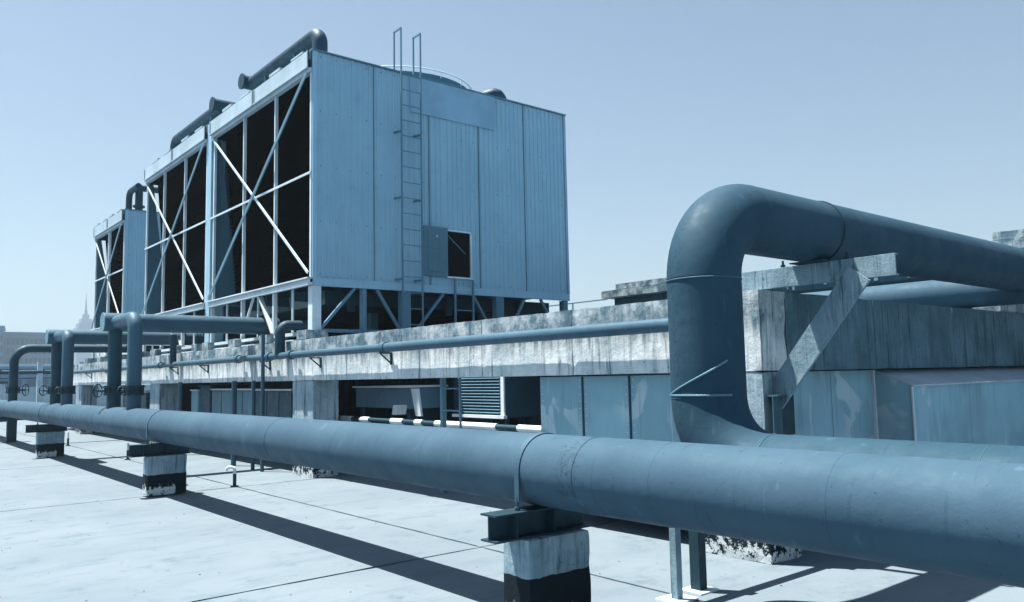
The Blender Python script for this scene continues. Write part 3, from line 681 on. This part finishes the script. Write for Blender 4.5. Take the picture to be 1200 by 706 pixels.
# wide jamb between the two near towers
MB().box(TX0-.02, TX0+.30, 18.025, 18.295, 2.475, TZ1-.02).build('jamb_panel', M['clad'], T2)
# cover sheet, hatch on the nearest tower
MB().box(8.23, 10.335, 12.94-.036, 12.94-.024, 6.77, TZ1-.032).build('cover_sheet', M['clad2'], T1)
d = MB().box(8.50, 9.07, 12.94-.055, 12.94-.025, 3.57, 4.55).build('hatch_door', M['door'], T1, .004)
MB().box(8.60, 8.96, 12.94-.065, 12.94-.056, 4.12, 4.47).build('raised_panel', M['door'], d, .004)
MB().box(8.60, 8.96, 12.94-.065, 12.94-.056, 3.66, 4.04).build('raised_panel', M['door'], d, .004)
MB().tube([(8.80, 12.94-.085, 4.36), (8.80, 12.94-.064, 4.36)], .02, 10).build('handle', M['steel'], d)
f = MB().box(9.07, 9.66, 12.94-.035, 12.94-.018, 4.50, 4.53).box(9.645, 9.675, 12.94-.035, 12.94-.018, 3.59, 4.50).box(9.05, 9.68, 12.94-.06, 12.94-.018, 3.555, 3.59).build('hatch_frame', M['steel'], T1)
MB().bar((9.15, 13.1, 4.5), (9.66, 13.1, 4.1), .02, .02).build('inner_stay', M['steel_mid'], T1)
# fan stacks
for T, cx, cy, zt_ in ((T1, 9.5, 15.3, 8.0), (T2, 9.5, 20.8, 8.04), (T3, 9.5, 27.2, 7.2)):
    zr = TZ1 if zt_ > 7.5 else 6.8; n = 48; mb = MB()
    prof = [(1.66, zr), (1.60, zr+.15), (1.58, zt_-.1), (1.62, zt_), (1.55, zt_), (1.50, zr)]
    vs = [(cx+r*math.cos(2*math.pi*i/n), cy+r*math.sin(2*math.pi*i/n), z) for r, z in prof for i in range(n)]
    mb.add(vs, [(p*n+i, p*n+(i+1) % n, (p+1)*n+(i+1) % n, (p+1)*n+i) for p in range(len(prof)-1) for i in range(n)])
    fs_ = mb.build('fan_stack', M['inner'], T)
    MB().ring((cx, cy, zt_+.09), (0, 0, 1), 1.64, .014, 72, 6).build('guard_rail', M['steel'], fs_)
    for i in range(16):
        a = 2*math.pi*i/16; x, y = cx+1.62*math.cos(a), cy+1.62*math.sin(a)
        MB().bar((x, y, zt_-.05), (x, y, zt_+.09), .018, .018).build('stanchion', M['steel'], fs_)
    bl = MB()
    for i in range(6):
        a = i*math.pi/3; ca, sa = math.cos(a), math.sin(a)
        bl.add([(cx+.2*ca-.1*sa, cy+.2*sa+.1*ca, zt_-.25), (cx+1.45*ca-.16*sa, cy+1.45*sa+.16*ca, zt_-.22), (cx+1.45*ca+.16*sa, cy+1.45*sa-.16*ca, zt_-.30), (cx+.2*ca+.1*sa, cy+.2*sa-.1*ca, zt_-.36)], [(0, 1, 2, 3)])
    bl.tube([(cx, cy, zt_-.45), (cx, cy, zt_-.15)], .22, 16); bl.build('fan', M['dark_pipe'], fs_)
MB().box(11.05, 11.2, 15.15, 15.35, TZ1, 8.05).build('junction_box', M['door'], T1)

# roof pipes
t = thing('roof_pipe', 'short dark pipe elbow at the right rear of the nearest tower roof', 'pipe', (11.2, 13.8, 7.52))
MB().tube([(10.7, 14.6, 7.80), (10.95, 13.9, 7.93)]+arc((11.0, 13.75, 7.75), (0, 0, 1), (1, 0, 0), .2, 8)[1:]+[(11.2, 13.75, 7.52)], .15, 24).build('bent_run', M['dark_pipe'], t)
t = thing('roof_pipe', 'thick dark pipe on the roof of the nearest cooling tower', 'pipe', (6.5, 16.5, 8))
MB().tube([(6.28, 16.5, 8.02), (7.6, 16.5, 8.02)]+arc((7.6, 16.5, 7.76), (0, 0, 1), (1, 0, 0), .26, 8)[1:]+[(7.86, 16.5, 7.52)], .145, 24).build('header_run', M['dark_pipe'], t)
MB().tube([(6.26, 16.5, 8.02), (6.30, 16.5, 8.02)], .17, 24, smooth=False).build('end_flange', M['dark_pipe'], t)
MB().tube([(6.50, 16.5, 8.0), (6.50, 13.45, 8.0)]+arc((6.50, 13.45, 7.80), (0, 0, 1), (0, -1, 0), .2, 8)[1:]+[(6.50, 13.25, 7.52)], .14, 24).build('branch_run', M['dark_pipe'], t)
for y in (15.6, 14.2): MB().bar((6.42, y, 7.52), (6.42, y, 7.9), .03, .03).build('pipe_leg', M['steel_mid'], t)
t = thing('roof_pipe', 'thick dark pipe over the roof of the second cooling tower', 'pipe', (6.5, 18.2, 8))
MB().tube([(6.28, 18.3, 8.02), (11.4, 18.3, 8.02)]+arc((11.4, 18.3, 7.76), (0, 0, 1), (1, 0, 0), .26, 8)[1:]+[(11.66, 18.3, 7.52)], .145, 24).build('header_run', M['dark_pipe'], t)
MB().tube([(6.26, 18.3, 8.02), (6.30, 18.3, 8.02)], .17, 24, smooth=False).build('end_flange', M['dark_pipe'], t)
MB().tube([(6.50, 18.3, 8.0), (6.50, 21.5, 8.0)]+arc((6.50, 21.5, 7.80), (0, 0, 1), (0, 1, 0), .2, 8)[1:]+[(6.50, 21.7, 7.52)], .14, 24).build('branch_run', M['dark_pipe'], t)
for y in (18.8, 20.4): MB().bar((6.42, y, 7.52), (6.42, y, 7.9), .03, .03).build('pipe_leg', M['steel_mid'], t)
t = thing('roof_pipe', 'small dark bent pipe on top of the farthest cooling tower', 'pipe', (6.4, 25, 6.8))
MB().tube([(6.35, 25.62, 6.8), (6.35, 25.62, 7.1)]+arc((6.35, 25.37, 7.1), (0, 1, 0), (0, 0, 1), .25, 6)[1:]+[(6.35, 24.6, 7.35)], .09, 16).build('bent_run', M['dark_pipe'], t)
MB().tube([(6.6, 25.5, 6.8), (6.6, 25.5, 7.55)], .11, 16).tube([(6.6, 25.5, 6.9), (6.6, 25.5, 6.95)], .17, 16, smooth=False).tube([(6.6, 25.5, 7.5), (8.0, 25.5, 7.5)], .1, 16).build('upright_valve', M['dark_pipe'], t)

# long ladder on the end wall with hoops over the roof
t = ladder('ladder', 'long steel ladder up the ribbed wall of the nearest cooling tower with two top hoops', 7.93, 8.37, 12.74, 12.74, 2.35, 8.32, .30, .026, mat='steel_mid', thick=.016, zlast=7.6)
for x in (7.93, 8.37):
    MB().bar((x, 12.74, 8.305), (x, 12.99, 8.305), .026, .026).bar((x, 12.99, 8.32), (x, 12.99, 7.52), .026, .026).build('top_hoop', M['steel_mid'], t)
    for z in (6.28, 5.0, 3.45): MB().bar((x, 12.74, z), (x-.06, 12.93, z), .025, .04).build('standoff', M['door'], t)
ladder('ladder', 'short ladder below the open hatch of the nearest cooling tower', 9.20, 9.64, 12.84, 12.84, 2.35, 3.54, .32, .034, mat='steel_mid')

# ================================================================== STRUCTURES BEHIND
t = thing('concrete_building', 'low concrete roof structure with parapets behind the platform at the right', 'building', (14, 4, 0))
MB().box(15.2, 21, -8, 34, 0, 3.15).build('wall', M['conc_shade'], t)
MB().box(14.25, 21, -8, 13.3, 3.153, 3.42).build('fascia_wall', M['drip'], t)
MB().rough(14.0, 21, -8, 13.5, 3.423, 3.60, .4, .004, .01).build('roof_slab', M['conc'], t)
MB().rough(14.05, 14.3, 9.9, 13.08, 3.603, 3.74, .1, .004, .01).build('parapet_block', M['conc'], t)
MB().rough(14.05, 14.3, -6, 4.88, 3.603, 3.74, .1, .004, .01).build('parapet_block', M['conc'], t)
MB().box(14.1, 21, 13.3, 34, 3.153, 3.20).build('ledge', M['fascia'], t)
MB().bar((14.2, 13.5, 3.42), (14.2, 26, 3.42), .03, .03).build('rail', M['steel_mid'], t)
for i in range(9): MB().bar((14.2, 14.7+i*1.3, 3.2), (14.2, 14.7+i*1.3, 3.42), .03, .03).build('rail_post', M['steel_mid'], t)
# white paint runs down the dark fascia
random.seed(3); dr = MB(); y = 8.9
while y > 4.0:
    wd = random.uniform(.02, .09); L = random.uniform(.05, .24)
    dr.box(14.238, 14.247, y, y+wd, 3.41-L, 3.41); y -= random.uniform(.08, .3)
dr.build('paint_run', M['white'], t, kind='stuff')
t = thing('background_pipe', 'pale thick pipe lying on the platform behind the slanting strut', 'pipe', (11, 6, 2.6))
MB().tube([(11.0, 3.3, 2.55), (11.0, 12.4, 2.55)], .20, 36).build('pipe_barrel', M['pipe'], t)
for y in (5, 8, 11): MB().box(10.85, 11.15, y, y+.2, 2.1, 2.38).build('saddle', M['conc_shade'], t)

# ================================================================== FAR BUILDINGS
def place(px, d):
    """direction of a far building as bearing in degrees right of +Y and its distance"""
    a = math.radians(px); return (d*math.sin(a), d*math.cos(a))
def far_block(lab, bear, d, wdt, dep, top, mat='cityfar', bays=10, floors=6, fin=True):
    x, y = place(bear, d); t = thing('far_building', lab, 'building', (x, y, -30)); t.rotation_euler.z = 0
    H = top+30
    MB().box(x-wdt/2, x+wdt/2, y, y+dep, -30, top).build('wall', M[mat], t)
    b = MB(); fh = 3.6; nfl = int(H/fh)
    for f_ in range(nfl):
        z = top-1.5-f_*fh
        if z < -6: break
        for i in range(bays):
            a = x-wdt/2+wdt*(i+.2)/bays; bb = x-wdt/2+wdt*(i+.8)/bays
            b.box(a, bb, y-.3, y-.05, z-2.3, z)
    b.build('window', M['cityglass'], t, kind='stuff')
    MB().box(x-wdt/2-.5, x+wdt/2+.5, y-.6, y+dep, top, top+.8).build('cornice', M[mat], t)
    return t, x, y
t, x, y = far_block('wide blue-grey building with rows of windows far away at the left edge', 5.2, 330, 24, 20, 21, bays=22)
t, x, y = far_block('far office block with a raised stair tower behind the bent pipe at the left', 8.6, 345, 26, 20, 20.6, 'cityfar', bays=18)
MB().box(x-12, x-8, y-2, y+6, -30, 23.5).build('stair_tower', M['cityfar'], t)
t, x, y = far_block('lower pale building far away between the bent pipe and the risers', 8.3, 240, 18, 14, 6.5, 'citypale', bays=8)
t, x, y = far_block('long low building far away behind the roof parapet', 7.0, 160, 24, 12, 4.2, 'cityfar', bays=12)
x, y = place(11.62, 1000)
t = thing('spire_tower', 'hazy stepped skyscraper with a needle spire on the horizon', 'skyscraper', (x, y, -30))
for i, (hw, z0, z1) in enumerate(((10, -30, 64), (8, 64, 69), (5.5, 69, 74), (3, 74, 79), (1.4, 79, 84))):
    MB().box(x-hw, x+hw, y-hw, y+hw, z0, z1).build('tower_tier', M['cityfar'], t)
MB().add([(x-1, y-1, 84), (x+1, y-1, 84), (x+1, y+1, 84), (x-1, y+1, 84), (x, y, 104)], [(0, 1, 4), (1, 2, 4), (2, 3, 4), (3, 0, 4)]).build('spire', M['cityfar'], t)
# plant on the roof at the far left
t = thing('plant_kiosk', 'pale boxy plant kiosk on the roof seen between the bent pipe and the first risers', 'kiosk', (5.3, 44, 0))
MB().box(4.9, 5.75, 44, 45, 0, 1.75).build('kiosk_body', M['fascia'], t, .02); MB().box(4.8, 5.85, 43.9, 45.1, 1.753, 1.83).build('lid', M['steel_dark'], t)
t = thing('air_conditioner', 'dark air conditioning unit on the roof at the far left edge', 'air conditioner', (2.2, 42, 0))
MB().box(1.6, 3.3, 42, 43, .2, 2.2).build('unit_casing', M['ductdark'], t, .02); MB().box(1.7, 3.2, 41.97, 41.998, .4, 1.9).build('grille', M['steel_dark'], t)
t = thing('pipe_rack', 'level dark pipe on pale posts across the roof behind the bent pipe', 'pipe rack', (5, 50, 0))
MB().tube([(3, 50, 2.35), (12, 50, 2.35)], .12, 12).build('pipe_run', M['steel_dark'], t)
for x in (4, 6, 8, 10): MB().box(x, x+.25, 49.9, 50.15, 0, 2.9).build('post', M['citypale'], t)

# ================================================================== HAZE
HZ = 0.00075
if HZ:
    m_, nt, bs = newmat('air'); nt.nodes.remove(bs)
    pv = N(nt, 'ShaderNodeVolumePrincipled'); pv.inputs['Density'].default_value = HZ
    pv.inputs['Color'].default_value = (.50, .67, .80, 1); pv.inputs['Anisotropy'].default_value = .2
    nt.links.new(pv.outputs[0], nt.nodes['Material Output'].inputs['Volume'])
    o = MB().box(-2500, 2500, -2500, 2500, -31, 186).build('haze', m_); o['kind'] = 'stuff'
